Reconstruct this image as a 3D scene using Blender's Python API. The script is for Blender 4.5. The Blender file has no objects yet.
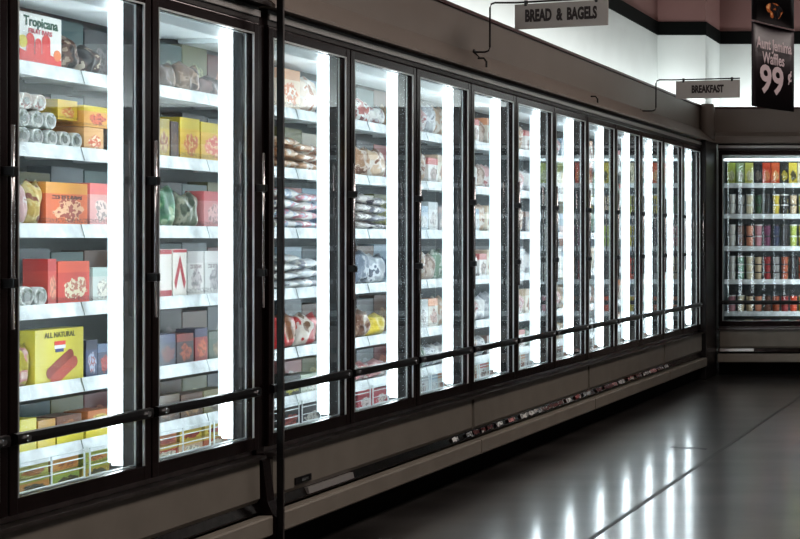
import bpy, bmesh, math, random
from mathutils import Vector, Matrix
R = math.radians
rnd = random.Random(11)
col = bpy.context.scene.collection
scn = bpy.context.scene
F, VX, VY, H = 1500.0, 1030.0, 240.0, 1.36      # focal length (px), principal point, eye height

# ------------------------------------------------------------------ materials
def lin(c):
    return tuple(((v/12.92) if v <= .04045 else ((v+.055)/1.055)**2.4) for v in [x/255. for x in c]) + (1,)
MATS = {}
def mat(name, rgb, rough=.5, metal=0., emis=0., noise=0., nscale=8., spec=.5, bump=0., coat=0.):
    if name in MATS: return MATS[name]
    m = bpy.data.materials.new(name); m.use_nodes = True
    nt = m.node_tree; b = nt.nodes['Principled BSDF']
    c = lin(rgb)
    b.inputs['Base Color'].default_value = c
    b.inputs['Roughness'].default_value = rough
    b.inputs['Metallic'].default_value = metal
    b.inputs['Specular IOR Level'].default_value = spec
    b.inputs['Coat Weight'].default_value = coat
    if noise or bump:
        tc = nt.nodes.new('ShaderNodeTexCoord')
        n = nt.nodes.new('ShaderNodeTexNoise'); n.inputs['Scale'].default_value = nscale
        n.inputs['Detail'].default_value = 4
        nt.links.new(tc.outputs['Object'], n.inputs['Vector'])
        if noise:
            r = nt.nodes.new('ShaderNodeValToRGB')
            r.color_ramp.elements[0].position = .3; r.color_ramp.elements[1].position = .7
            r.color_ramp.elements[0].color = tuple(v*(1-noise) for v in c[:3])+(1,)
            r.color_ramp.elements[1].color = tuple(min(1, v*(1+noise)) for v in c[:3])+(1,)
            nt.links.new(n.outputs['Fac'], r.inputs['Fac']); nt.links.new(r.outputs['Color'], b.inputs['Base Color'])
        if bump:
            bp = nt.nodes.new('ShaderNodeBump'); bp.inputs['Strength'].default_value = bump
            bp.inputs['Distance'].default_value = .02
            nt.links.new(n.outputs['Fac'], bp.inputs['Height']); nt.links.new(bp.outputs['Normal'], b.inputs['Normal'])
    if emis:
        b.inputs['Emission Color'].default_value = c
        b.inputs['Emission Strength'].default_value = emis
    MATS[name] = m
    return m

def glass_mat():
    m = bpy.data.materials.new('door_glass'); m.use_nodes = True
    nt = m.node_tree; nt.nodes.clear()
    out = nt.nodes.new('ShaderNodeOutputMaterial')
    tr = nt.nodes.new('ShaderNodeBsdfTransparent'); tr.inputs['Color'].default_value = (.94, .965, .96, 1)
    gl = nt.nodes.new('ShaderNodeBsdfGlossy'); gl.inputs['Roughness'].default_value = .015
    gl.inputs['Color'].default_value = (.95, .98, 1, 1)
    di = nt.nodes.new('ShaderNodeBsdfTranslucent'); di.inputs['Color'].default_value = (.8, .86, .87, 1)
    fr = nt.nodes.new('ShaderNodeFresnel'); fr.inputs['IOR'].default_value = 1.5
    m0 = nt.nodes.new('ShaderNodeMixShader'); m0.inputs[0].default_value = .04
    m1 = nt.nodes.new('ShaderNodeMixShader')
    # even translucent haze mixed over the whole pane
    nt.links.new(tr.outputs[0], m0.inputs[1]); nt.links.new(di.outputs[0], m0.inputs[2])
    mu = nt.nodes.new('ShaderNodeMath'); mu.operation = 'MULTIPLY'; mu.inputs[1].default_value = 1.7; mu.use_clamp = True
    nt.links.new(fr.outputs[0], mu.inputs[0])
    nt.links.new(mu.outputs[0], m1.inputs[0]); nt.links.new(m0.outputs[0], m1.inputs[1]); nt.links.new(gl.outputs[0], m1.inputs[2])
    nt.links.new(m1.outputs[0], out.inputs['Surface'])
    return m
GLASS = glass_mat()

def floor_mat():
    m = bpy.data.materials.new('polished_floor'); m.use_nodes = True
    nt = m.node_tree; b = nt.nodes['Principled BSDF']
    tc = nt.nodes.new('ShaderNodeTexCoord')
    n = nt.nodes.new('ShaderNodeTexNoise'); n.inputs['Scale'].default_value = 1.2; n.inputs['Detail'].default_value = 6
    n2 = nt.nodes.new('ShaderNodeTexNoise'); n2.inputs['Scale'].default_value = 60; n2.inputs['Detail'].default_value = 3
    n3 = nt.nodes.new('ShaderNodeTexNoise'); n3.inputs['Scale'].default_value = 3.2; n3.inputs['Detail'].default_value = 2
    mp = nt.nodes.new('ShaderNodeMapping'); mp.inputs['Scale'].default_value = (1., 2.6, 1.); nt.links.new(tc.outputs['Object'], mp.inputs['Vector'])
    for k in (n, n2, n3): nt.links.new(mp.outputs[0], k.inputs['Vector'])
    r = nt.nodes.new('ShaderNodeValToRGB')
    r.color_ramp.elements[0].color = lin((46, 43, 42)); r.color_ramp.elements[1].color = lin((82, 79, 77))
    r.color_ramp.elements[0].position = .3; r.color_ramp.elements[1].position = .7
    nt.links.new(n.outputs['Fac'], r.inputs['Fac'])
    nt.links.new(r.outputs['Color'], b.inputs['Base Color'])
    mr = nt.nodes.new('ShaderNodeMapRange'); mr.inputs['To Min'].default_value = .07; mr.inputs['To Max'].default_value = .19
    nt.links.new(n3.outputs['Fac'], mr.inputs['Value']); nt.links.new(mr.outputs[0], b.inputs['Roughness'])
    bp = nt.nodes.new('ShaderNodeBump'); bp.inputs['Strength'].default_value = .05; bp.inputs['Distance'].default_value = .01
    nt.links.new(n3.outputs['Fac'], bp.inputs['Height']); nt.links.new(bp.outputs['Normal'], b.inputs['Normal'])
    b.inputs['Specular IOR Level'].default_value = .8
    b.inputs['Coat Weight'].default_value = .55; b.inputs['Coat Roughness'].default_value = .30; b.inputs['Coat IOR'].default_value = 1.6
    return m

def carton_mat(name, base, top=None, pic=None, pic2=None, line=None, seed=0., topz=.74):
    """printed carton: coloured header band, blotchy food picture, thin line strip"""
    if name in MATS: return MATS[name]
    m = bpy.data.materials.new(name); m.use_nodes = True
    nt = m.node_tree; L = nt.links.new; b = nt.nodes['Principled BSDF']
    b.inputs['Roughness'].default_value = .38
    tc = nt.nodes.new('ShaderNodeTexCoord'); sp = nt.nodes.new('ShaderNodeSeparateXYZ')
    L(tc.outputs['Generated'], sp.inputs[0])
    def M(op, a, bb=None):
        n = nt.nodes.new('ShaderNodeMath'); n.operation = op
        for i, v in enumerate((a, bb)):
            if v is None: continue
            if isinstance(v, (int, float)): n.inputs[i].default_value = v
            else: L(v, n.inputs[i])
        return n.outputs[0]
    def mix(f, a, c):
        n = nt.nodes.new('ShaderNodeMix'); n.data_type = 'RGBA'
        L(f, n.inputs[0])
        for i, v in ((6, a), (7, c)):
            if isinstance(v, tuple): n.inputs[i].default_value = v
            else: L(v, n.inputs[i])
        return n.outputs[2]
    cur = lin(base)
    Y, Z = sp.outputs[1], sp.outputs[2]
    if top: cur = mix(M('GREATER_THAN', Z, topz), cur, lin(top))
    if pic:
        no = nt.nodes.new('ShaderNodeTexNoise'); no.inputs['Scale'].default_value = 5.0; no.noise_dimensions = '4D'; no.inputs['W'].default_value = seed
        no.inputs['Detail'].default_value = 3
        L(tc.outputs['Generated'], no.inputs['Vector'])
        dy = M('SUBTRACT', Y, .55); dz = M('SUBTRACT', Z, .38)
        d = M('ADD', M('MULTIPLY', M('MULTIPLY', dy, dy), 5.5), M('MULTIPLY', M('MULTIPLY', dz, dz), 10.))
        d = M('ADD', d, M('MULTIPLY', no.outputs['Fac'], 2.2))
        cur = mix(M('LESS_THAN', d, 1.75), cur, lin(pic))
        v = nt.nodes.new('ShaderNodeTexNoise'); v.inputs['Scale'].default_value = 9; v.noise_dimensions = '4D'; v.inputs['W'].default_value = seed+5
        L(tc.outputs['Generated'], v.inputs['Vector'])
        k = M('MULTIPLY', M('LESS_THAN', d, 1.7), M('GREATER_THAN', v.outputs['Fac'], .53))
        cur = mix(k, cur, lin(pic2) if pic2 else tuple(x*.45 for x in lin(pic)[:3])+(1,))
        # small print block low on the face
        n3 = nt.nodes.new('ShaderNodeTexNoise'); n3.inputs['Scale'].default_value = 26; L(tc.outputs['Generated'], n3.inputs['Vector'])
        k = M('MULTIPLY', M('LESS_THAN', M('ABSOLUTE', M('SUBTRACT', Z, .12)), .05), M('GREATER_THAN', n3.outputs['Fac'], .52))
        cur = mix(k, cur, tuple(x*.3 for x in lin(base)[:3])+(1,))
    if line:
        a = M('LESS_THAN', M('ABSOLUTE', M('SUBTRACT', Z, .66)), .045)
        n2 = nt.nodes.new('ShaderNodeTexNoise'); n2.inputs['Scale'].default_value = 22; L(tc.outputs['Generated'], n2.inputs['Vector'])
        a = M('MULTIPLY', a, M('GREATER_THAN', n2.outputs['Fac'], .45))
        a = M('MULTIPLY', a, M('LESS_THAN', M('ABSOLUTE', M('SUBTRACT', Y, .5)), .36))
        cur = mix(a, cur, lin(line))
    if isinstance(cur, tuple): b.inputs['Base Color'].default_value = cur
    else: L(cur, b.inputs['Base Color'])
    MATS[name] = m
    return m

def bag_mat(name, c1, c2, c3=None, scale=9., seed=0., rough=.3):
    if name in MATS: return MATS[name]
    m = bpy.data.materials.new(name); m.use_nodes = True
    nt = m.node_tree; L = nt.links.new; b = nt.nodes['Principled BSDF']
    b.inputs['Roughness'].default_value = rough
    tc = nt.nodes.new('ShaderNodeTexCoord')
    n = nt.nodes.new('ShaderNodeTexNoise'); n.inputs['Scale'].default_value = scale; n.inputs['Detail'].default_value = 2
    n.noise_dimensions = '4D'; n.inputs['W'].default_value = seed
    L(tc.outputs['Object'], n.inputs['Vector'])
    r = nt.nodes.new('ShaderNodeValToRGB'); r.color_ramp.interpolation = 'CONSTANT'
    e = r.color_ramp.elements; e[0].color = lin(c1); e[0].position = 0; e[1].color = lin(c2); e[1].position = .5
    if c3: k = e.new(.58); k.color = lin(c3)
    L(n.outputs['Fac'], r.inputs['Fac']); L(r.outputs['Color'], b.inputs['Base Color'])
    w = nt.nodes.new('ShaderNodeTexNoise'); w.inputs['Scale'].default_value = 45; L(tc.outputs['Object'], w.inputs['Vector'])
    bp = nt.nodes.new('ShaderNodeBump'); bp.inputs['Strength'].default_value = .4; bp.inputs['Distance'].default_value = .01
    L(w.outputs['Fac'], bp.inputs['Height']); L(bp.outputs['Normal'], b.inputs['Normal'])
    MATS[name] = m
    return m

# ------------------------------------------------------------------ mesh helpers
def box(bm, x0, x1, y0, y1, z0, z1, bev=0):
    vs = [bm.verts.new(p) for p in ((x0,y0,z0),(x1,y0,z0),(x1,y1,z0),(x0,y1,z0),(x0,y0,z1),(x1,y0,z1),(x1,y1,z1),(x0,y1,z1))]
    fs = [bm.faces.new([vs[i] for i in q]) for q in ((3,2,1,0),(4,5,6,7),(0,1,5,4),(1,2,6,5),(2,3,7,6),(3,0,4,7))]
    if bev:
        es = {e for f in fs for e in f.edges}
        bmesh.ops.bevel(bm, geom=list(es), offset=bev, segments=2, affect='EDGES', profile=.7)
def prism(bm, prof, axis, a0, a1):
    """extrude a closed (p, z) profile along axis 'y' (p = x) or 'x' (p = y)"""
    def P(p, z, a): return (p, a, z) if axis == 'y' else (a, p, z)
    A = [bm.verts.new(P(p, z, a0)) for p, z in prof]; B = [bm.verts.new(P(p, z, a1)) for p, z in prof]
    n = len(prof)
    for i in range(n): bm.faces.new((A[i], A[(i+1) % n], B[(i+1) % n], B[i]))
    bm.faces.new(A[::-1]); bm.faces.new(B)
    bmesh.ops.recalc_face_normals(bm, faces=bm.faces[:])
def tube(bm, pts, r, n=8):
    pts = [Vector(p) for p in pts]; rings = []
    for i, p in enumerate(pts):
        d = (pts[min(i+1, len(pts)-1)] - pts[max(i-1, 0)]).normalized()
        up = Vector((0,0,1)) if abs(d.z) < .9 else Vector((1,0,0))
        a = d.cross(up).normalized(); c = d.cross(a).normalized()
        rings.append([bm.verts.new(p + a*r*math.cos(t*2*math.pi/n) + c*r*math.sin(t*2*math.pi/n)) for t in range(n)])
    for i in range(len(rings)-1):
        for k in range(n): bm.faces.new((rings[i][k], rings[i][(k+1)%n], rings[i+1][(k+1)%n], rings[i+1][k]))
    bm.faces.new(rings[0]); bm.faces.new(rings[-1][::-1])
def lathe(bm, prof, n=20, c=(0,0,0), axis='z'):
    rings = []
    for r, z in prof:
        ring = []
        for t in range(n):
            a = 2*math.pi*t/n
            p = (r*math.cos(a), r*math.sin(a), z) if axis == 'z' else (z, r*math.cos(a), r*math.sin(a))
            ring.append(bm.verts.new((c[0]+p[0], c[1]+p[1], c[2]+p[2])))
        rings.append(ring)
    for i in range(len(rings)-1):
        for k in range(n): bm.faces.new((rings[i][k], rings[i][(k+1)%n], rings[i+1][(k+1)%n], rings[i+1][k]))
    bm.faces.new(rings[0][::-1]); bm.faces.new(rings[-1])
def obj(name, bm, m, parent=None, smooth=False):
    bmesh.ops.recalc_face_normals(bm, faces=bm.faces[:])
    me = bpy.data.meshes.new(name); bm.to_mesh(me); bm.free()
    if smooth:
        for p in me.polygons: p.use_smooth = True
    me.materials.append(m)
    o = bpy.data.objects.new(name, me); col.objects.link(o)
    if parent: o.parent = parent
    return o
def BM(): return bmesh.new()
def tag(o, label, cat, group=None, kind=None):
    o['label'] = label; o['category'] = cat
    if group: o['group'] = group
    if kind: o['kind'] = kind
    return o
def empty(name, loc, label, cat, group=None, rz=0):
    o = bpy.data.objects.new(name, None); col.objects.link(o); o.empty_display_size = .1
    o.location = loc; o.rotation_euler = (0, 0, rz)
    return tag(o, label, cat, group)
def copy_tree(o, parent=None):
    c = o.copy(); col.objects.link(c); c.parent = parent
    if parent is not None: c.matrix_parent_inverse = o.matrix_parent_inverse.copy()
    for ch in list(o.children): copy_tree(ch, c)
    return c
def struct(name, bm, m):
    o = obj(name, bm, m); o['kind'] = 'structure'; return o
def text(name, s, size, m, parent, loc, rot, sx=1., off=0., ext=.0006):
    cu = bpy.data.curves.new('t', 'FONT'); cu.body = s; cu.size = size; cu.align_x = 'CENTER'; cu.align_y = 'CENTER'
    cu.extrude = ext; cu.offset = off; cu.resolution_u = 3
    t = bpy.data.objects.new('t', cu); col.objects.link(t)
    bpy.context.view_layer.update()
    me = bpy.data.meshes.new_from_object(t.evaluated_get(bpy.context.evaluated_depsgraph_get()))
    bpy.data.objects.remove(t)
    for v in me.vertices: v.co.x *= sx
    me.materials.clear(); me.materials.append(m)
    o = bpy.data.objects.new(name, me); col.objects.link(o); o.parent = parent
    o.location = loc; o.rotation_euler = rot
    return o

# ------------------------------------------------------------------ palette
blackm = mat('black_frame_metal', (46, 33, 33), .22, .6, noise=.25, nscale=5)
darkpl = mat('dark_plastic', (18, 16, 17), .35)
chrome = mat('bright_chrome', (200, 200, 202), .16, 1.)
dullch = mat('dull_chrome', (120, 112, 110), .28, .9, noise=.2, nscale=12)
enamel = mat('white_enamel', (226, 232, 233), .4)
liner = mat('freezer_liner', (92, 100, 103), .5)
railm = mat('white_price_rail', (222, 228, 230), .35, noise=.22, nscale=16)
tan = mat('tan_base_panel', (126, 120, 112), .42, noise=.08, nscale=6)
tan2 = mat('tan_kick_plate', (134, 127, 118), .45, noise=.08, nscale=6)
canm = mat('canopy_brown', (118, 108, 101), .5, noise=.05, nscale=2)
candark = mat('canopy_dark', (44, 37, 36), .4)
redtrim = mat('dark_red_trim', (70, 30, 28), .4)
halo = mat('strip_halo_glow', (214, 228, 232), .5, emis=1.3)  # weak emission added for the soft halo beside the strips
lens = mat('light_strip_lens', (240, 250, 255), .5, emis=10.5)
wallwhite = mat('white_wall_paint', (222, 226, 224), .6, noise=.03, nscale=3)
bandm = mat('black_wall_band', (7, 10, 9), .7, spec=.2)
mauve = mat('mauve_wall_paint', (150, 116, 112), .65, noise=.06, nscale=2)
wallgrey = mat('grey_wall_paint', (92, 86, 84), .7, noise=.05, nscale=2)
ceilm = mat('ceiling_paint', (120, 114, 110), .7, noise=.05, nscale=2)
signm = mat('sign_board_grey', (158, 152, 148), .5, noise=.03)
signtx = mat('sign_lettering', (38, 24, 26), .5)
bannerm = mat('banner_print', (38, 28, 34), .6, noise=.15, nscale=4)
bantx = mat('banner_lettering', (205, 188, 192), .5)

# ------------------------------------------------------------------ room shell
WL, WR, WB, WF, CE = -3.80, 4.6, 16.0, -3.0, 4.3
b = BM(); box(b, WL-.1, WR+.1, WF-.1, WB+.1, -.1, 0); struct('floor', b, floor_mat())
b = BM(); box(b, WL-.1, WR+.1, WF-.1, WB+.1, CE, CE+.1); struct('ceiling', b, ceilm)
ZB0, ZB1 = 3.45, 3.585
b = BM(); box(b, WL-.1, WL, WF, WB, 0, ZB0); struct('wall_left', b, wallwhite)
b = BM(); box(b, WL-.1, WL, WF, WB, ZB1, CE); struct('wall_left_upper', b, mauve)
b = BM(); box(b, WL-.1, WL+.012, WF, 15.3, ZB0, ZB1, .002); struct('trim_1', b, bandm)
b = BM(); box(b, -3.31, WR, WB, WB+.1, 0, ZB0); struct('wall_back', b, wallwhite)
b = BM(); box(b, -3.31, WR, WB, WB+.1, ZB1, CE); struct('wall_back_upper', b, mauve)
b = BM(); box(b, -3.30, WR, WB-.012, WB+.1, ZB0, ZB1, .002); struct('trim_2', b, bandm)
b = BM(); box(b, WL, -3.31, 15.3, WB, 0, ZB0); struct('wall_corner', b, wallwhite)
b = BM(); box(b, WL, -3.31, 15.3, WB, ZB1, CE); struct('wall_corner_upper', b, mauve)
b = BM(); box(b, WL+.012, -3.298, 15.288, WB-.012, ZB0, ZB1, .002); struct('trim_3', b, bandm)
b = BM(); box(b, WR, WR+.1, WF, WB, 0, CE); struct('wall_right', b, wallgrey)
b = BM(); box(b, WL, WR, WF-.1, WF, 0, CE); struct('wall_front', b, wallgrey)
b = BM(); box(b, -2.014, -1.986, WF, 15.2, -.001, .0012); struct('trim_4', b, mat('floor_joint', (24, 22, 22), .5))
b = BM()
pp = [(-2.36, 9.85), (-2.28, 9.80), (-2.2, 9.81), (-2.1, 9.74)]
for (xa, ya), (xb, yb) in zip(pp, pp[1:]):
    vs = [b.verts.new(q) for q in ((xa, ya-.03, .0012), (xb, yb-.03, .0012), (xb, yb+.03, .0012), (xa, ya+.03, .0012))]; b.faces.new(vs)
struct('trim_5', b, mat('floor_crack', (26, 24, 24), .6))

# ------------------------------------------------------------------ freezer case, built in local coords: door plane x=0 (facing +x), y along the run
Z_SH = [1.97, 1.69, 1.41, 1.127, .85, .625]
DECK = .47
SHX = -.25                       # shelf lip behind the door plane
def make_case(loc, rz, ndoor, pitch, label, group, zs=Z_SH, depth=.55, wire=True, tail=0., ends=(0, 1), first_strip=False, top_light=False):
    t = empty('freezer_case', loc, label, 'freezer', group, rz)
    W = ndoor*pitch; WT = W+tail
    # shell
    b = BM(); box(b, -depth, -depth+.02, 0, WT, .44, 2.26); obj('back_panel', b, liner, t)
    b = BM(); box(b, -depth+.02, -.05, .0, WT, 2.235, 2.26); box(b, -.40, -.12, .03, W-.03, 2.19, 2.234, .01); obj('top_panel', b, enamel, t)
    b = BM(); box(b, -depth+.02, -.06, 0, WT, .44, DECK); obj('deck', b, enamel, t)
    for yy in [(0, W)[e] for e in ends]:
        b = BM(); s = .012 if yy == 0 else -.012
        box(b, -depth+.02, -.16, min(yy, yy+s), max(yy, yy+s), DECK, 2.234); obj('end_wall', b, liner, t)
    b = BM(); box(b, -.07, -.002, 0, W, 2.262, 2.33); obj('header', b, candark, t)
    b = BM(); box(b, -.01, .006, 0, W, 2.285, 2.312, .003); obj('header_rail', b, mat('header_aluminium', (176, 172, 170), .38, .7), t)
    # sill, base panel with folded bottom, bumper channel and kick plate
    b = BM(); box(b, -.12, .03, 0, W, .452, .466, .003); box(b, -.12, -.03, 0, W, .466, .488); obj('sill', b, dullch, t)
    b = BM(); prism(b, [(-.10, .45), (.010, .45), (.012, .29), (.0, .272), (-.10, .272)], 'y', .02, W-.02); obj('base_panel', b, tan, t)
    b = BM(); box(b, -.2, -.05, 0, W, .0, .44); obj('plinth', b, mat('plinth_black', (9, 8, 8), .8, spec=.1), t)
    b = BM(); prism(b, [(-.05, .272), (-.004, .270), (.012, .235), (.012, .229), (-.05, .225)], 'y', 0, W); obj('bumper_channel', b, mat('bumper_dark_steel', (60, 52, 50), .18, .9, noise=.4, nscale=25), t)
    b = BM(); prism(b, [(-.03, .217), (.056, .217), (.060, .210), (.060, .14), (.052, .132), (-.03, .132)], 'y', .009, W-.009); obj('kick_plate', b, tan2, t)
    if top_light:
        b = BM(); box(b, -.215, -.175, .02, 2*pitch, 2.165, 2.189, .004); obj('light_strip', b, mat('top_light_lens', (240, 250, 255), .5, emis=1.6), t)
    # mullions with their light strips
    for k in range(ndoor+1):
        y = k*pitch
        if k == 0: y0, y1 = 0, .03
        elif k == ndoor: y0, y1 = W-.045, W
        else: y0, y1 = y-.03, y+.03
        b = BM(); box(b, -.088, -.05, y0, y1, .49, 2.262, .002); mu = obj('mullion', b, darkpl, t)
        if (k or first_strip) and not (top_light and k > 2):
            b = BM(); yc = (y0+y1)/2; hw = .022
            box(b, -.135, -.089, yc-hw, yc+hw, .54, 2.226, .010)
            obj('light_strip', b, lens, mu)
            b = BM(); box(b, (-.153 if first_strip or loc[1] < 7 else -.162), -.1355, yc-hw*.7, yc+hw*.7, .55, 2.222, .007); obj('strip_halo', b, halo, mu)  # glowing block added for the strip's halo, no part of the fixture
    # shelves
    for k in range(ndoor):
        y0, y1 = k*pitch+.004, (k+1)*pitch-.004+(tail if k == ndoor-1 else 0)
        for z in zs:
            b = BM(); box(b, -depth+.03, SHX-.012, y0+.005, y1-.005, z-.016, z)
            for q in range(3): box(b, -depth+.05, SHX-.02, y0+.05+q*.28, y0+.07+q*.28, z-.032, z-.016)
            sh = obj('shelf', b, enamel, t)
            b = BM(); prism(b, [(SHX-.012, z+.006), (SHX-.008, z+.008), (SHX+.006, z-.042), (SHX-.012, z-.042)], 'y', y0, y1)
            obj('price_rail', b, railm, sh)
        if wire:
            b = BM()
            for z in (.50, .535, .57, .60): tube(b, [(SHX+.015, y0+.01, z), (SHX+.015, y1-.01, z)], .0022, 6)
            n = 5
            for q in range(n): tube(b, [(SHX+.015, y0+.012+q*(y1-y0-.024)/(n-1), .474), (SHX+.015, y0+.012+q*(y1-y0-.024)/(n-1), .602)], .0032, 6)
            obj('wire_guard', b, enamel, t)
    # doors
    for k in range(ndoor):
        a, c = k*pitch+.004, (k+1)*pitch-.004
        zb, zt, fw, fb = .492, 2.258, .040, .052
        b = BM()
        box(b, -.042, 0, a, a+fw, zb, zt, .004); box(b, -.042, 0, c-fw, c, zb, zt, .004)
        box(b, -.041, -.001, a+fw-.004, c-fw+.004, zb, zb+fb, .004); box(b, -.041, -.001, a+fw-.004, c-fw+.004, zt-.045, zt, .004)
        d = obj('door', b, blackm, t)
        b = BM(); ga, gc, gb, gt = a+fw, c-fw, zb+fb, zt-.045
        box(b, -.036, -.03, ga-.003, ga+.004, gb, gt); box(b, -.036, -.03, gc-.004, gc+.003, gb, gt)
        box(b, -.036, -.03, ga, gc, gb-.003, gb+.004); box(b, -.036, -.03, ga, gc, gt-.004, gt+.003)
        box(b, -.005, .0015, gc-.004, gc+.001, gb, gt); box(b, -.006, .002, ga-.002, ga+.003, gb, gt)
        box(b, -.006, .002, ga, gc, gt-.003, gt+.003)
        obj('glazing_bead', b, mat('satin_aluminium', (206, 208, 208), .35, .55), d)
        b = BM(); vs = [b.verts.new(p) for p in ((-.02, ga-.004, gb-.004), (-.02, gc+.004, gb-.004), (-.02, gc+.004, gt+.004), (-.02, ga-.004, gt+.004))]; b.faces.new(vs)
        obj('glass_pane', b, GLASS, d)
        b = BM(); hy = c-.016; hx = .026
        tube(b, [(hx, hy, 1.08), (hx, hy, 1.72)], .006, 8)
        obj('handle', b, mat('handle_chrome', (205, 200, 200), .22, .9), d, True)
        for z in (1.225, 1.575):
            b = BM(); box(b, -.001, hx+.012, hy-.011, hy+.011, z-.015, z+.015, .004)
            obj('handle_mount', b, darkpl, d)
        b = BM(); prism(b, [(.004, .712), (.016, .716), (.019, .732), (.016, .748), (.004, .752)], 'y', a+.012, c-.012)
        gr = obj('guard_rail', b, darkpl, d)
        for yy in (a+.055, c-.05):
            b = BM(); tube(b, [(-.0, yy, .732), (.026, yy, .732)], .010, 10); obj('rail_clip', b, chrome, gr)
    return t

PITCH = .75
XD = -3.2
first = make_case((XD, 3.935, 0), 0, 3, .765, 'three-door freezer case left of the tall dark post, juice bar box inside', None, tail=.07, ends=(0,), first_strip=True)
case3 = make_case((XD, 6.30, 0), 0, 3, .7633, 'three-door freezer case directly right of the tall dark post, bread bags inside', None, ends=())
mid = make_case((XD, 8.59, 0), 0, 3, PITCH, 'third freezer case along the left run, under the bread and bagels sign', None, ends=())
c = copy_tree(mid); c.location = (XD, 10.84, 0); c['label'] = 'fourth freezer case along the left run, three doors long, near the breakfast sign'
c2 = make_case((XD, 13.09, 0), 0, 2, PITCH, 'short two-door freezer case ending at the dark corner post', None, ends=(1,))
# latch plate on the near base panel
b = BM(); box(b, .012, .018, .20, .345, .298, .328, .003); lp = obj('latch_plate', b, darkpl, case3); lp['label'] = 'small black latch plate on the base panel'
b = BM(); box(b, .018, .021, .25, .31, .307, .319, .001); obj('latch_badge', b, chrome, lp)
b = BM(); prism(b, [(-.004, .268), (.014, .268), (.02, .24), (.0, .238)], 'y', .32, .76); sp_ = obj('bumper_gleam', b, mat('gleam_silver', (190, 186, 184), .3, .6), case3); sp_['label'] = 'silver strip standing in for a reflection in the dark bumper channel'  # silver piece shaped as the bright reflection in the channel

# back case (faces the camera): local +x -> world -Y
Z_BK = [1.936, 1.62, 1.29, .95, .623]
YB = 15.1
BP = .88
back = make_case((-3.14, YB, 0), R(-90), 5, BP, 'freezer case across the far end wall, full of stacked ice cream tubs and boxes', None, zs=Z_BK, wire=False, top_light=True)

# canopies
def canopy_prof(p0, s):      # p0 = door plane; s = +1 means outward is +p
    return [(p0-s*.10, 2.69), (p0-s*.10, 2.47), (p0+s*.045, 2.345), (p0+s*.045, 2.332), (p0-s*.16, 2.332), (p0-s*.16, 2.69)]
b = BM(); prism(b, canopy_prof(XD, 1), 'y', 6.27, 15.2)
cn = obj('canopy', b, canm); tag(cn, 'long brown sloping canopy above the left row of freezer doors', 'canopy')
b = BM(); box(b, XD-.17, XD-.088, 6.27, 15.1, 2.691, 2.712, .004); obj('red_edge_trim', b, redtrim, cn)
b = BM(); prism(b, canopy_prof(XD, 1), 'y', 3.9, 6.24)
cn2 = obj('canopy', b, candark); tag(cn2, 'dark canopy section above the first two doors, left of the tall post', 'canopy')
b = BM(); prism(b, [(YB+.10, 2.69), (YB+.10, 2.45), (YB-.045, 2.40), (YB-.045, 2.332), (YB+.16, 2.332), (YB+.16, 2.69)], 'x', -3.2, WR-.1)
cn3 = obj('canopy', b, canm); tag(cn3, 'plain brown canopy above the freezer case on the far wall', 'canopy')
b = BM(); box(b, -3.2, WR-.1, YB+.088, YB+.17, 2.691, 2.708, .004); obj('red_edge_trim', b, redtrim, cn3)
b = BM(); box(b, -3.29, -3.152, 14.60, 15.09, 0.0, 2.33, .01)
cp = obj('corner_post', b, mat('corner_post_black', (26, 21, 21), .4)); tag(cp, 'dark corner post where the left freezer row meets the far freezer', 'post')
b = BM(); lathe(b, [(.075, 2.333), (.075, 2.67), (.06, 2.72)], 20, (-3.23, 15.02, 0)); cc = obj('corner_cap', b, canm, cp, True); cc['label'] = 'rounded brown corner cap above the post'
# tall dark post in front of the joint
b = BM(); box(b, -3.137, -3.112, 6.245, 6.262, 0, 2.75, .003)
tp = obj('tall_post', b, darkpl); tag(tp, 'tall slim dark post standing between second and third glass doors', 'post')
b = BM(); box(b, -3.1118, -3.1105, 6.248, 6.259, .02, 2.7); obj('chrome_edge', b, dullch, tp)
b = BM(); prism(b, [(-3.25, 2.3), (-3.215, 2.3), (-3.215, .46), (-3.19, .44), (-3.17, .27), (-3.14, .2), (-3.14, .0), (-3.25, .0)], 'y', 6.235, 6.295)
jp = obj('joint_filler', b, blackm); tag(jp, 'dark filler panel closing the gap between two freezer cases behind the tall post', 'panel')

for hy_, hz_ in ((8.79, 2.395), (11.05, 2.388)):
    b = BM(); tube(b, [(-3.235, hy_, hz_+.03), (-3.2, hy_, hz_+.03), (-3.185, hy_, hz_+.01), (-3.185, hy_, hz_-.02), (-3.20, hy_, hz_-.035)], .006, 6)
    obj('canopy_hook', b, darkpl, cn)
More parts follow.
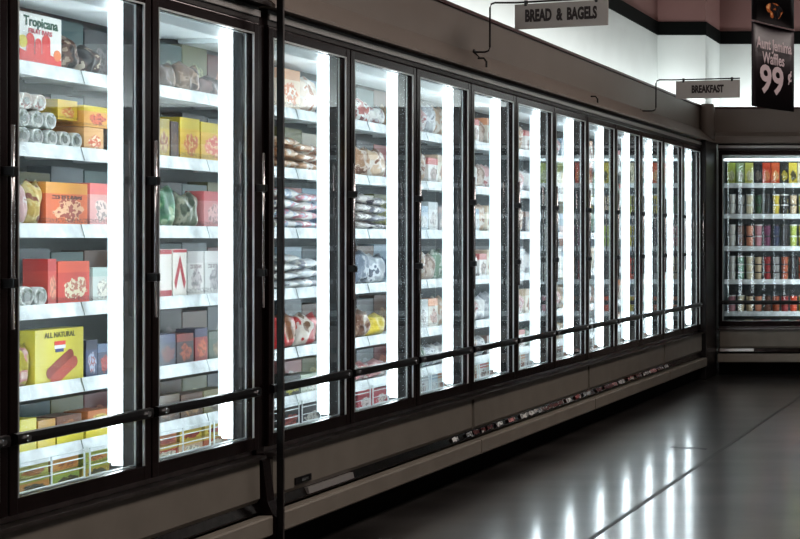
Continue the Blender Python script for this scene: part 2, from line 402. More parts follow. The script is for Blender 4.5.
# coloured patches that paint in the reflections along the bumper channel
k = 0
refl_cols = [('white', (225, 225, 222)), ('red', (150, 50, 52)), ('pink', (200, 140, 140)), ('silver', (180, 184, 186)), ('dark red', (95, 40, 42))]
refl_px = [452, 466, 473, 481, 487, 496, 508, 520, 526, 534, 541, 550, 558, 566, 575, 583, 596, 604, 612, 618, 628, 636, 643, 650, 657, 664]
for i, px in enumerate(refl_px):
    Y = F*3.19/(VX-px); w = rnd.uniform(.10, .24)*(1 if px > 500 else .5); nm, cc_ = refl_cols[0 if px in (452, 496, 520) else rnd.randrange(5)]
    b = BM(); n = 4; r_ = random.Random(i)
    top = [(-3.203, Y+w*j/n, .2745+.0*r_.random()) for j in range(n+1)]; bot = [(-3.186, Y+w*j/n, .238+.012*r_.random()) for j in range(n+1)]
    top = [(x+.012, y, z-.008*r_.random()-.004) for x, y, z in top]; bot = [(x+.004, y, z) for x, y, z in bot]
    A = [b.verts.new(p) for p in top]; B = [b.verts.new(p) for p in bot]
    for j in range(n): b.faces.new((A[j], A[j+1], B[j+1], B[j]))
    o = obj('reflection_patch', b, bag_mat('reflection_tint_'+nm.replace(' ', '_'), cc_, tuple(v//2 for v in cc_), (200, 200, 198), 22, i*1.))
    tag(o, 'coloured patch standing in for a reflection in the bumper channel under the base panels', 'label', 'painted reflections along the bumper channel')

# ------------------------------------------------------------------ products
def carton_mesh(w, h, d, m, name):
    b = BM(); box(b, -d, 0, 0, w, 0, h, .002)
    me = bpy.data.meshes.new(name); bmesh.ops.recalc_face_normals(b, faces=b.faces[:]); b.to_mesh(me); b.free(); me.materials.append(m); return me
def bag_mesh(w, h, d, m, name, seed=0, lying=False):
    """pillow bag with crimped end seals; front faces +x, origin at front-bottom-near corner"""
    r = random.Random(seed); b = BM(); nu, nv = 14, 12
    ph = [r.uniform(0, 6.28) for _ in range(6)]
    def th(u, v):
        a = max(0, 1-abs(2*u-1)**3.2)**.6; c = max(0, 1-abs(2*v-1)**3.5)**.6
        return a*c*(1+.16*math.sin(7*u+ph[0])*math.sin(8*v+ph[1])+.10*math.sin(15*u+ph[2]+5*v))
    G = []
    for s in (1, -1):
        g = []
        for i in range(nu+1):
            row = []
            for j in range(nv+1):
                u, v = i/nu, j/nv; t = th(u, v)*s*d/2
                edge = .012*math.sin(9*u+ph[3])*(1 if j in (0, nv) else 0)
                if lying: p = (-h + v*h, u*w, d/2+t)            # lies flat: 'height' runs back into the shelf
                else: p = (-d/2+t, u*w, v*h+edge*(1 if j == nv else 0))
                row.append(b.verts.new(p))
            g.append(row)
        G.append(g)
    for g in G:
        for i in range(nu):
            for j in range(nv): b.faces.new((g[i][j], g[i+1][j], g[i+1][j+1], g[i][j+1]))
    bmesh.ops.remove_doubles(b, verts=b.verts[:], dist=.0001)
    bmesh.ops.recalc_face_normals(b, faces=b.faces[:])
    zmin = min(v.co.z for v in b.verts); zmax = max(v.co.z for v in b.verts)
    for v in b.verts: v.co.z = (v.co.z-zmin)*((d*.99/(zmax-zmin)) if lying else 1)
    me = bpy.data.meshes.new(name); b.to_mesh(me); b.free(); me.materials.append(m)
    for p in me.polygons: p.use_smooth = True
    return me
ORD = ['first', 'second', 'third', 'fourth', 'fifth', 'sixth', 'seventh', 'eighth', 'ninth', 'tenth', 'eleventh', 'twelfth', 'thirteenth']
SHN = ['top shelf', 'second shelf', 'third shelf', 'fourth shelf', 'fifth shelf', 'sixth shelf', 'bottom rack']
ZL = Z_SH + [DECK]
PF = -3.47                        # product fronts
def pxY(px, x=PF): return F*(-x)/(VX-px)
def place(name, me, Y, z, label, cat, group=None, x=PF, rz=0.):
    o = bpy.data.objects.new(name, me); col.objects.link(o); o.location = (x, Y, z+.001); o.rotation_euler = (0, 0, rz)
    tag(o, label, cat, group); return o
def where(door, sh): return ('on %s' if sh < 6 else 'in %s') % SHN[sh] + ' behind %s full door' % ORD[door-1]

YEL, DYEL, ORA, RED, WHI = (214, 200, 62), (190, 160, 40), (222, 120, 60), (196, 60, 48), (228, 228, 222)
# --- first full door: hand placed.  (kind, px0, px1, height, depth, material spec, look, extra)
def C(door, sh, p0, p1, h, d, look, base, top=None, pic=None, pic2=None, line=None, name='food_carton', cat='box', dz=0., x=PF, seed=None, topz=.74):
    y0, y1 = pxY(p0, x), pxY(p1, x)
    s = rnd.random()*9 if seed is None else seed
    m = carton_mat('carton_%d_%d_%d_%d' % (door, sh, p0, int(dz*100)), base, top, pic, pic2, line, s, topz)
    return place(name, carton_mesh(y1-y0-.003, h, d, m, name), y0, ZL[sh]+dz, look+' '+where(door, sh), cat, x=x), y1-y0-.003, h
def B(door, sh, p0, p1, h, d, look, c1, c2, c3=None, scale=12, name='frozen_food_bag', dz=0., x=PF, lying=False, cat='bag'):
    y0, y1 = pxY(p0, x), pxY(p1, x)
    s = rnd.randrange(999)
    m = bag_mat('bag_%d_%d_%d_%d' % (door, sh, p0, int(dz*100)), c1, c2, c3, scale, s*.37)
    return place(name, bag_mesh(y1-y0-.003, h, d, m, name, s, lying), y0, ZL[sh]+dz, look+' '+where(door, sh), cat, x=x), y1-y0, h

# juice-bar box with lettering
o, w, h = C(1, 0, 18, 62, .178, .07, 'white juice bar box with green lettering', (236, 234, 228))
grn = mat('box_green', (20, 84, 60), .5); pink = mat('box_pink', (205, 90, 100), .5); redm = mat('box_red', (222, 30, 14), .45); orm = mat('box_orange', (226, 120, 50), .45); ylm = mat('box_yellow', (214, 196, 50), .45)
rt = (R(90), 0, R(90))
text('lettering', 'Tropicana', .047, grn, o, (.0008, w/2+.004, h-.030), rt, .95, .0012)
text('lettering', 'FRUIT BARS', .022, pink, o, (.0008, w/2, h-.062), rt, 1.1, .0006)
for i, (yy, hh, wd) in enumerate(((.062, .096, .042), (.104, .082, .034), (.146, .10, .044))):
    b = BM(); pts = []
    for t in range(13):
        a = math.pi*t/12; pts.append((yy+wd/2*math.cos(a), .012+hh-wd/2+wd/2*math.sin(a)))
    pts += [(yy-wd/2, .012), (yy+wd/2, .012)]
    b.faces.new([b.verts.new((.0012, p, q)) for p, q in pts]); obj('printed_bar', b, redm, o)
b = BM(); b.faces.new([b.verts.new((.001, .0+.003+(w-.006)*u, v)) for u, v in ((0, .003), (1, .003), (1, .03), (.7, .045), (.3, .035), (0, .05))]); obj('printed_base', b, redm, o)
b = BM(); lathe(b, [(.022, .0005), (.022, .0014)], 18, (0, .02+.004, .075), 'x'); obj('printed_lemon', b, ylm, o)
b = BM(); lathe(b, [(.02, .0005), (.02, .0016)], 18, (0, w-.024, .045), 'x'); obj('printed_orange', b, orm, o)
B(1, 0, 64, 84, .125, .12, 'dark plaid bag beside the juice bar box', (44, 30, 30), (110, 78, 66), (190, 170, 150), 24)
B(1, 0, 84, 106, .105, .12, 'dark crumpled bag with cream marks', (34, 30, 34), (86, 60, 56), (200, 188, 170), 26)
# second shelf: wrapped cans lying end-on, upper clear cans, cartons
def can(y, z, r, sh, x=PF, l=.12, look='', m=None):
    b = BM(); lathe(b, [(r*.9, -l), (r, -l+.004), (r, -.006), (r*.96, 0), (r*.84, 0), (r*.82, -.004)], 20, (0, 0, 0), 'x')
    o = obj('juice_can', b, m or enamel, None, True); o.location = (x, y, z+r+.001)
    b = BM(); lathe(b, [(r*.45, .0005), (r*.45, .0015)], 16, (0, 0, 0), 'x'); obj('printed_disc', b, mat('can_grey_print', (120, 124, 118), .4), o)
    tag(o, look+' '+where(1, sh), 'can'); return o
canw = bag_mat('can_wrap', (225, 226, 222), (190, 194, 190), (130, 140, 120), 30, 3.)
for i, px in enumerate((24, 38, 52, 65, 77)):
    can(pxY(px), ZL[1], .030, 1, look='%s white juice can of the lying lower row' % ORD[i], m=canw)
for i, px in enumerate((24, 38, 51)):
    can(pxY(px), ZL[1]+.061, .030, 1, look='%s white juice can of the row stacked above' % ORD[i], m=canw)
for i, px in enumerate((27, 41)):
    can(pxY(px), ZL[1]+.122, .029, 1, look='%s can of the topmost two' % ORD[i], m=bag_mat('can_wrap_b', (205, 190, 180), (230, 228, 222), (170, 120, 110), 30, 5.))
C(1, 1, 58, 78, .072, .12, 'yellow waffle carton lying above the white cans', (226, 190, 70), None, (230, 140, 80), (240, 210, 130), dz=.104, x=PF-.02)
C(1, 1, 84, 104, .085, .12, 'beige carton under the orange topped one', (226, 176, 120), None, (214, 110, 80), (240, 220, 190))
C(1, 1, 84, 108, .078, .12, 'orange topped carton lying on a beige one', (228, 170, 90), (214, 190, 60), (220, 110, 80), dz=.087)
# shelf 3
B(1, 2, 18, 30, .14, .06, 'pink and white frozen bag', (220, 180, 178), (238, 232, 228), (190, 90, 80), 22)
B(1, 2, 31, 45, .15, .06, 'yellow bag with brown picture', (210, 176, 90), (226, 206, 140), (150, 80, 60), 20)
C(1, 2, 46, 88, .155, .08, 'bright orange carton with cream picture', (226, 110, 58), (228, 160, 66), (236, 190, 150), (170, 70, 50), (90, 40, 30))
C(1, 2, 90, 112, .16, .08, 'pale pink carton', (226, 170, 166), (232, 120, 116), (238, 214, 206), None)
# shelf 4
can(pxY(27), ZL[3], .036, 3, look='white drum shaped can', m=canw); can(pxY(41), ZL[3], .034, 3, look='white can touching the red carton', m=canw)
C(1, 3, 48, 57, .165, .09, 'narrow red carton', (206, 70, 56), (190, 50, 44), (230, 150, 120), None)
C(1, 3, 58, 90, .155, .09, 'wide red carton with brown food picture', (208, 66, 50), (222, 90, 60), (236, 226, 196), (196, 120, 96), None)
C(1, 3, 93, 112, .13, .09, 'grey white carton', (200, 206, 200), (176, 196, 190), (226, 222, 210), None)
# shelf 5
B(1, 4, 18, 33, .14, .06, 'pink and yellow bag beside yellow box', (214, 196, 80), (226, 150, 150), (236, 200, 190), 20)
o, w, h = C(1, 4, 35, 84, .192, .08, 'large yellow ice cream bar box', (220, 206, 66), name='ice_cream_box')
brn = mat('box_brown', (120, 44, 36), .5); blu = mat('box_blue', (40, 54, 120), .45); whm = mat('box_white', (235, 235, 235), .45)
text('lettering', 'ALL NATURAL', .026, mat('box_olive', (96, 88, 30), .5), o, (.0008, w/2, h-.022), rt, 1., .0008)
b = BM(); box(b, .0, .0012, w/2-.03, w/2+.03, h-.058, h-.044); obj('printed_red_stripe', b, redm, o)
b = BM(); box(b, .0, .0012, w/2-.03, w/2+.03, h-.071, h-.058); obj('printed_white_stripe', b, whm, o)
b = BM(); box(b, .0, .0012, w/2-.025, w/2+.02, h-.083, h-.071); obj('printed_blue_stripe', b, blu, o)
for (cy, cz, an, m_) in ((w*.50, .066, 28, brn), (w*.58, .040, 28, redm)):
    b = BM(); pts = []
    L_, r_ = .062, .021
    for t in range(9): a = -math.pi/2+math.pi*t/8; pts.append((L_+r_*math.cos(a), r_*math.sin(a)))
    for t in range(9): a = math.pi/2+math.pi*t/8; pts.append((-L_+r_*math.cos(a), r_*math.sin(a)))
    ca, sa = math.cos(R(an)), math.sin(R(an))
    b.faces.new([b.verts.new((.0014 if m_ is brn else .002, cy+p*ca-q*sa, cz+p*sa+q*ca)) for p, q in pts])
    obj('printed_ice_cream_bar', b, mat('bar_print_a', (150, 60, 44), .5) if m_ is brn else mat('bar_print_b', (186, 80, 62), .5), o)
C(1, 4, 86, 98, .14, .08, 'dark blue carton beside the yellow bar box', (44, 56, 96), (30, 36, 60), (170, 180, 200), (150, 60, 60))
C(1, 4, 98, 112, .12, .08, 'navy carton with red spot', (50, 60, 90), (90, 110, 140), (180, 60, 56), None)
C(1, 4, 52, 82, .09, .10, 'black and blue carton behind yellow box', (36, 40, 56), (60, 70, 100), (190, 60, 50), None, x=PF-.10, dz=.0, topz=.6)
# shelf 6
C(1, 5, 18, 37, .115, .08, 'upright yellow carton', (224, 210, 48))
C(1, 5, 38, 56, .10, .08, 'ochre yellow carton', (220, 196, 56), (190, 140, 50))
C(1, 5, 57, 84, .05, .09, 'flat yellow carton', (222, 208, 50))
C(1, 5, 57, 82, .05, .09, 'brown carton laid on the flat yellow one', (116, 66, 40), None, (160, 100, 60), None, dz=.052)
C(1, 5, 86, 112, .055, .09, 'low yellow carton', (222, 206, 54), (190, 150, 50), None, None)
C(1, 5, 88, 110, .045, .09, 'orange carton topping the low yellow one', (190, 110, 50), None, (210, 180, 80), None, dz=.057)
for j, (a_, b_) in enumerate(((16, 50), (52, 80), (82, 110))):
    C(1, 6, a_, b_, .062, .10, '%s orange and green carton of the lower layer' % ORD[j], [(202, 140, 60), (150, 170, 70), (186, 160, 66)][j], (170, 176, 70), (90, 80, 40), None)
    C(1, 6, a_+1, b_-1, .045, .10, '%s yellow green carton of the upper layer' % ORD[j], [(190, 186, 76), (206, 150, 70), (170, 180, 80)][j], None, (200, 130, 60), None, dz=.064)

# --- second full door
B(2, 0, 158, 181, .10, .08, 'brown frozen bag', (90, 70, 62), (150, 120, 100), (60, 44, 44), 20)
B(2, 0, 182, 205, .115, .08, 'tan and grey frozen bag', (130, 104, 90), (176, 150, 132), (80, 60, 60), 20)
B(2, 0, 206, 232, .08, .08, 'dark reddish bag', (70, 56, 60), (120, 96, 96), None, 20)
C(2, 1, 158, 170, .155, .09, 'narrow yellow brown carton', (190, 160, 56), (160, 140, 50), (140, 80, 50), (200, 180, 120))
C(2, 1, 171, 179, .15, .09, 'dark brown carton', (70, 44, 36), (60, 36, 30), (100, 70, 50), None)
C(2, 1, 180, 200, .172, .09, 'yellow carton with red speckled picture', (214, 176, 50), (206, 184, 60), (200, 110, 60), (220, 190, 120))
C(2, 1, 201, 226, .165, .09, 'yellow and pink carton', (210, 170, 70), (200, 180, 70), (214, 120, 110), (226, 190, 150))
B(2, 2, 158, 180, .16, .07, 'green vegetable bag', (28, 90, 62), (60, 120, 80), (150, 170, 130), 16)
B(2, 2, 181, 203, .14, .07, 'grey green vegetable bag', (110, 120, 96), (150, 150, 130), (70, 84, 66), 18)
C(2, 2, 204, 226, .155, .08, 'rose pink carton', (196, 130, 130), (180, 80, 84), (214, 170, 168), None)
o, w, h = C(2, 3, 158, 172, .195, .08, 'red and white carton with a ribbon shape', (224, 216, 208), None, None, None)
b = BM(); box(b, 0, .001, .0, w, h-.02, h-.002); box(b, 0, .001, 0, w, .002, .03); obj('printed_red_band', b, mat('box_crimson', (176, 44, 56), .5), o)
o, w, h = C(2, 3, 173, 187, .195, .08, 'white carton with crimson ribbon loop', (228, 222, 214), None, None, None)
b = BM()
for s in (-1, 1):
    q = [(w/2, .17), (w/2+s*w*.42, .06), (w/2+s*w*.30, .03), (w/2, .12)]
    b.faces.new([b.verts.new((.001, y, z)) for y, z in q])
box(b, 0, .001, 0, w, h-.014, h-.002); obj('printed_ribbon', b, MATS['box_crimson'], o)
C(2, 3, 188, 204, .185, .08, 'white paper carton', (216, 212, 208), (200, 196, 194), (190, 180, 180), None, (150, 130, 130))
C(2, 3, 205, 227, .185, .08, 'pale grey carton', (206, 204, 202), (220, 216, 214), (176, 170, 172), None, (140, 130, 130))
C(2, 4, 158, 176, .13, .08, 'navy blue carton', (44, 50, 78), (60, 66, 100), (120, 60, 60), None)
C(2, 4, 177, 194, .125, .08, 'dark carton with orange red streak', (56, 44, 54), (130, 50, 44), (180, 84, 50), None)
C(2, 4, 195, 208, .14, .08, 'crimson and blue carton', (150, 48, 48), (60, 60, 90), (196, 100, 60), None)
C(2, 4, 209, 228, .12, .08, 'dull green carton', (80, 96, 84), (100, 110, 100), (150, 130, 100), None)
C(2, 5, 156, 180, .11, .08, 'dark brown carton', (72, 54, 42), (90, 70, 50), (120, 84, 60), None)
C(2, 5, 181, 203, .10, .08, 'brown carton with tan print', (96, 66, 48), None, (160, 120, 80), None)
C(2, 5, 204, 228, .10, .08, 'olive brown carton', (120, 110, 70), None, (90, 70, 50), None)
for j, (a_, b_) in enumerate(((154, 178), (179, 203), (204, 228))):
    C(2, 6, a_, b_, .062, .10, '%s red and white carton of the lower layer' % ORD[j], [(190, 70, 50), (214, 180, 150), (196, 110, 70)][j], (214, 180, 80), (230, 220, 200), None)
    C(2, 6, a_+1, b_-1, .045, .10, '%s yellow and orange carton of the upper layer' % ORD[j], [(200, 120, 60), (214, 186, 60), (220, 196, 90)][j], None, (180, 70, 50), None, dz=.064)

# --- third and fourth full doors (bread, bagels, bags)
def row(door, sh, items, p0, p1):
    n = len(items); step = (p1-p0)/n
    for i, it in enumerate(items):
        kind, look, h, cols = it
        a_, b_ = p0+i*step, p0+(i+1)*step-.6
        if kind == 'c': C(door, sh, a_, b_, h, .10, look, *cols)
        elif kind == 'b': B(door, sh, a_, b_, h, .09, look, *cols)
        elif kind == 's':            # stack of bags lying flat
            n2, hh = h
            for q in range(n2):
                B(door, sh, a_, b_, .125, hh*1.02, ('%s from bottom ' % ORD[q])+look, *cols, lying=True, dz=q*hh, name='bagel_bag')
def fix(px): return int(px)
_C, _B = C, B
def C(door, sh, p0, p1, *a, **k): return _C(door, sh, p0, p1, *a, **k)
W1, W2 = (232, 230, 226), (206, 210, 214)
row(3, 0, [('c', 'beige carton with orange bread picture', .19, ((222, 196, 170), (206, 150, 110), (214, 120, 70), (236, 226, 210))), ('b', 'cream bread bag', .17, ((226, 210, 196), (236, 230, 222), (190, 130, 100), 18))], 280, 322)
row(3, 1, [('s', 'brown bagel bag', (3, .052), ((170, 120, 84), (214, 180, 150), (232, 226, 220), 12)), ('s', 'tan bagel bag', (3, .045), ((206, 170, 140), (232, 224, 216), (160, 110, 80), 14))], 280, 322)
row(3, 2, [('s', 'white and blue bread bag', (4, .048), (W1, (170, 184, 204), (220, 150, 160), 16)), ('s', 'white bread bag with pink print', (4, .044), (W1, (216, 150, 160), (190, 200, 214), 16))], 280, 322)
row(3, 3, [('s', 'white bread bag', (4, .042), (W1, W2, (120, 124, 130), 12)), ('s', 'grey white bread bag', (3, .048), (W2, W1, (150, 150, 160), 12))], 280, 322)
row(3, 4, [('b', 'scarlet and brown frozen bag', .16, ((196, 44, 48), (206, 60, 56), (150, 100, 70), 7)), ('b', 'red and clear frozen bag', .15, ((190, 60, 60), (206, 196, 186), (120, 90, 70), 9))], 280, 322)
row(3, 5, [('c', 'black carton with yellow print', .10, ((34, 34, 30), (44, 46, 40), (190, 184, 70), (50, 50, 40))), ('c', 'pale green carton', .09, ((190, 196, 180), (170, 180, 160), (226, 226, 216), None))], 280, 322)
row(3, 6, [('c', 'dark carton behind white wires', .11, ((60, 58, 60), (90, 84, 80), (180, 90, 80), None)), ('c', 'charcoal and cream carton', .10, ((80, 78, 80), None, (210, 206, 196), None))], 280, 322)
row(4, 0, [('b', 'red and white frozen bag', .12, ((206, 130, 124), W1, (150, 90, 90), 20)), ('b', 'white crumpled bag', .10, (W1, (190, 190, 192), (170, 130, 130), 20))], 358, 389)
row(4, 1, [('b', 'tan bread roll bag', .15, ((190, 150, 120), (220, 200, 184), (140, 100, 80), 16)), ('b', 'beige bread roll bag', .15, ((214, 190, 166), (230, 222, 214), (150, 110, 90), 16))], 358, 389)
row(4, 2, [('s', 'clear roll bag', (4, .048), ((206, 200, 196), (150, 140, 140), (232, 228, 222), 18)), ('s', 'grey roll bag', (4, .044), ((150, 150, 160), (220, 216, 212), (96, 90, 100), 18))], 358, 389)
row(4, 3, [('b', 'blue grey frozen bag', .17, ((130, 140, 156), (196, 202, 210), (80, 86, 100), 14)), ('b', 'silver grey frozen bag', .15, ((176, 182, 190), (220, 224, 228), (110, 116, 130), 14))], 358, 389)
row(4, 4, [('b', 'brown frozen bag', .14, ((130, 90, 70), (180, 150, 130), (220, 206, 190), 14)), ('b', 'bright yellow frozen bag', .11, ((220, 196, 80), (226, 210, 120), (236, 226, 190), 10))], 358, 389)
row(4, 5, [('b', 'pink and white frozen bag', .09, ((220, 150, 150), W1, (170, 80, 84), 18)), ('b', 'white and rose frozen bag', .09, (W1, (206, 160, 160), None, 18))], 358, 389)
row(4, 6, [('c', 'crimson carton', .11, ((176, 50, 64), (196, 80, 84), (226, 210, 206), None)), ('c', 'deep pink carton', .10, ((190, 80, 90), None, (230, 216, 210), None))], 358, 389)
# --- back row of cartons standing behind the front ones in the four nearest bays
backs = [('slate', (84, 96, 104), (150, 160, 166)), ('maroon', (112, 44, 46), (190, 120, 100)), ('dark teal', (44, 84, 84), (150, 170, 160)), ('brown', (98, 70, 56), (170, 140, 110)),
         ('olive', (112, 112, 66), (180, 176, 120)), ('charcoal', (48, 48, 52), (120, 110, 110)), ('cream', (206, 198, 182), (170, 120, 90)), ('dusty pink', (188, 130, 128), (220, 200, 196)), ('pale blue', (160, 180, 196), (90, 110, 140))]
for door, (pa, pb) in {1: (16, 116), 2: (156, 232), 3: (280, 324), 4: (357, 391)}.items():
    ya, yb = pxY(pa, -3.6), pxY(pb, -3.6)
    for sh in range(6):
        if (door, sh) == (1, 4): continue
        n = 3 if door < 3 else 2
        for i, (nm, c1, c2) in enumerate(rnd.sample(backs[:6] if door < 3 else backs, n)):
            w = (yb-ya)/n; h = {5: .145}.get(sh, rnd.uniform(.185, .225))
            m = carton_mat('back_carton_'+nm.replace(' ', '_'), c1, None, c2, None, None, 3.)
            place('food_carton', carton_mesh(w-.006, h, .09, m, 'food_carton'), ya+i*w, ZL[sh], '%s carton in the back row %s' % (nm, where(door, sh)), 'box', x=-3.602)
# --- remaining doors: pale bags and cartons, only what can be seen through each pane
looks = [
 ('b', 'white frozen bag', ((226, 226, 224), (196, 200, 206), (150, 150, 156), 16)), ('b', 'grey frozen bag', ((150, 154, 160), (206, 208, 212), (100, 104, 112), 16)),
 ('b', 'rose and white frozen bag', ((210, 160, 160), (228, 224, 222), (170, 90, 90), 16)), ('c', 'cream carton', ((222, 212, 192), (196, 170, 140), (176, 120, 90), None)),
 ('c', 'red banded carton', ((214, 208, 204), (180, 64, 60), (150, 120, 110), None)), ('b', 'green speckled bag', ((110, 140, 116), (200, 208, 200), (80, 100, 84), 16)),
 ('c', 'pale blue carton', ((176, 196, 208), (120, 150, 176), (222, 224, 224), None)), ('b', 'tan roll bag', ((196, 160, 130), (224, 214, 204), (140, 100, 80), 16)),
 ('c', 'dark carton', ((64, 60, 62), (100, 70, 60), (150, 140, 130), None)), ('c', 'orange topped carton', ((206, 196, 180), (206, 120, 70), (160, 100, 80), None)),
 ('b', 'brown frozen bag', ((120, 90, 76), (180, 160, 146), None, 16)), ('c', 'grey white carton', ((206, 208, 208), (170, 176, 178), (190, 180, 176), None))]
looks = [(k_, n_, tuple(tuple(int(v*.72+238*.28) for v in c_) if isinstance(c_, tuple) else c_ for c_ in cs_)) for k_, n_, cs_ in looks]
cache = {}
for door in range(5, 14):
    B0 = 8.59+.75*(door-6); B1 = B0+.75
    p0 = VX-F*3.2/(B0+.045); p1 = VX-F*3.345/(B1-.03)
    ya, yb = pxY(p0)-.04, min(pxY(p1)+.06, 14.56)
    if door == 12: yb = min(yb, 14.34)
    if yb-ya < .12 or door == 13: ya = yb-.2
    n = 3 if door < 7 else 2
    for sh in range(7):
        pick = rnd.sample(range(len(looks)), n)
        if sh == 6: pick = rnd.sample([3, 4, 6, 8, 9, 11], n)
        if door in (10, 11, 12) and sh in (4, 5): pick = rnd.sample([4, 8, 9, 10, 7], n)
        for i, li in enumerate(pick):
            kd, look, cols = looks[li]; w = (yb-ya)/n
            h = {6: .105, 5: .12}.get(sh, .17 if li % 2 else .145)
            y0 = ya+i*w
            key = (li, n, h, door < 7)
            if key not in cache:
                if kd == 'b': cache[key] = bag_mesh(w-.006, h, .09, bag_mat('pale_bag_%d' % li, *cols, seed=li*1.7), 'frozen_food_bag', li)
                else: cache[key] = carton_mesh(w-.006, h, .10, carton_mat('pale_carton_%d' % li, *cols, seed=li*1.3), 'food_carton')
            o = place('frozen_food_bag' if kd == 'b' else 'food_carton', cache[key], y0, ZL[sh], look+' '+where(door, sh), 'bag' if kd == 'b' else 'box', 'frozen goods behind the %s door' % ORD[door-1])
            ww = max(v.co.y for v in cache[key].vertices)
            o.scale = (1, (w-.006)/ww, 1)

# --- far case: tubs and cartons, stacked in columns
def tub_mesh(r, h, m):
    b = BM(); lathe(b, [(r*.84, 0), (r*.86, .003), (r*.97, h*.86), (r*.97, h*.88)], 14)
    me = bpy.data.meshes.new('tub'); b.to_mesh(me); b.free(); me.materials.append(m)
    for p in me.polygons: p.use_smooth = True
    return me
def lid_mesh(r, h, m):
    b = BM(); lathe(b, [(r, h*.86), (r, h*.985), (r*.92, h*.99), (r*.9, h*.97)], 14)
    me = bpy.data.meshes.new('lid'); b.to_mesh(me); b.free(); me.materials.append(m); return me
bk = {
 'lime green': ((176, 190, 90), (210, 214, 170)), 'pale green': ((150, 170, 120), (206, 210, 190)), 'yellow green': ((196, 196, 100), (226, 224, 180)), 'black': ((40, 38, 44), (120, 110, 100)),
 'orange red': ((206, 76, 44), (226, 140, 90)), 'vermilion': ((214, 96, 50), (236, 180, 120)), 'black and yellow': ((44, 42, 40), (196, 180, 70)), 'yellow': ((206, 186, 70), (90, 84, 50)),
 'white': ((222, 222, 218), (170, 170, 168)), 'cream': ((216, 206, 176), (150, 140, 110)), 'dark green': ((50, 84, 56), (180, 190, 150)), 'silver grey': ((150, 150, 150), (210, 210, 208)),
 'pink': ((206, 150, 160), (226, 196, 200)), 'plum': ((120, 60, 96), (180, 140, 160)), 'salmon': ((210, 140, 110), (230, 200, 176)), 'brown': ((96, 60, 44), (160, 120, 90)),
 'mint': ((130, 176, 150), (214, 224, 214)), 'teal': ((60, 120, 104), (190, 206, 196)), 'crimson': ((150, 40, 44), (206, 130, 110)), 'rust': ((170, 84, 50), (220, 180, 140)),
 'navy': ((44, 50, 84), (140, 150, 170)), 'beige': ((200, 180, 150), (130, 100, 80))}
plan = [ # per shelf: kind, stack count, height, colour order across the first (visible) bay
 ('c', 1, .215, ['lime green', 'pale green', 'yellow green', 'black', 'orange red', 'vermilion', 'black and yellow', 'yellow', 'cream']),
 ('t', 2, .105, ['white', 'silver grey', 'cream', 'dark green', 'black', 'yellow', 'black and yellow', 'beige', 'yellow green']),
 ('t', 2, .115, ['white', 'brown', 'salmon', 'pink', 'plum', 'navy', 'black', 'lime green', 'yellow']),
 ('t', 3, .082, ['white', 'mint', 'cream', 'beige', 'crimson', 'silver grey', 'rust', 'black', 'orange red']),
 ('t', 2, .085, ['pink', 'cream', 'beige', 'salmon', 'brown', 'rust', 'crimson', 'orange red', 'yellow']),
]
STK = {1: [''], 2: ['lower ', 'upper '], 3: ['bottom ', 'middle ', 'top ']}
mc = {}
whitelid = mat('tub_lid_white', (222, 224, 222), .4); darklid = mat('tub_lid_dark', (52, 48, 50), .4)
for bay in range(2):
    xa = -3.14+bay*BP+.035
    for s, (kd, n, h, cols) in enumerate(plan):
        if bay:
            cols = list(reversed(cols))
        cw = (BP-.07)/9
        for i, cn_ in enumerate(cols):
            cx = xa+cw*(i+.5)
            for q in range(n):
                m = carton_mat('tub_'+cn_.replace(' ', '_'), bk[cn_][0], None, bk[cn_][1], None, None, 2.)
                place_s = '%s shelf of far freezer' % ['top', 'second', 'third', 'fourth', 'lowest'][s]
                grp = 'ice cream on the far freezer shelves'
                side = '' if bay == 0 else ', second door'
                if kd == 'c':
                    key = ('c', cn_)
                    if key not in mc: mc[key] = carton_mesh(cw-.006, h, .09, m, 'ice_cream_carton')
                    o = bpy.data.objects.new('ice_cream_carton', mc[key]); col.objects.link(o)
                    o.location = (cx-(cw-.006)/2, YB+.27, Z_BK[s]+.001); o.rotation_euler = (0, 0, R(-90))
                    tag(o, '%s%s carton, %s%s' % (STK[n][q], cn_, place_s, side), 'box', grp)
                else:
                    key = (cn_, h)
                    if key not in mc:
                        mc[key] = (tub_mesh(cw/2-.006, h, m), lid_mesh(cw/2-.005, h, darklid if cn_ in ('black', 'plum', 'brown', 'navy', 'crimson', 'silver grey', 'rust', 'orange red', 'dark green', 'salmon', 'beige') else whitelid))
                    o = bpy.data.objects.new('ice_cream_tub', mc[key][0]); col.objects.link(o)
                    o.location = (cx, YB+.27+cw/2, Z_BK[s]+.001+q*h)
                    l = bpy.data.objects.new('lid', mc[key][1]); col.objects.link(l); l.parent = o
                    tag(o, '%s%s ice cream tub, %s%s' % (STK[n][q], cn_, place_s, side), 'tub', grp)
# low row of flat packs at the far deck
for i in range(9):
    cn_ = ['silver grey', 'black', 'cream', 'brown', 'pink', 'navy', 'white', 'dark green', 'crimson'][i]
    cw = (BP-.07)/9; key = ('d', cn_)
    m = carton_mat('tub_'+cn_.replace(' ', '_'), bk[cn_][0], None, bk[cn_][1], None, None, 2.)
    o = bpy.data.objects.new('frozen_pack', carton_mesh(cw-.008, .07, .10, m, 'frozen_pack')); col.objects.link(o)
    o.location = (-3.105+cw*i, YB+.25, DECK+.001); o.rotation_euler = (0, 0, R(-90))
    tag(o, '%s flat pack lying in the bottom well of the far freezer' % cn_, 'box', 'flat packs in the bottom well')

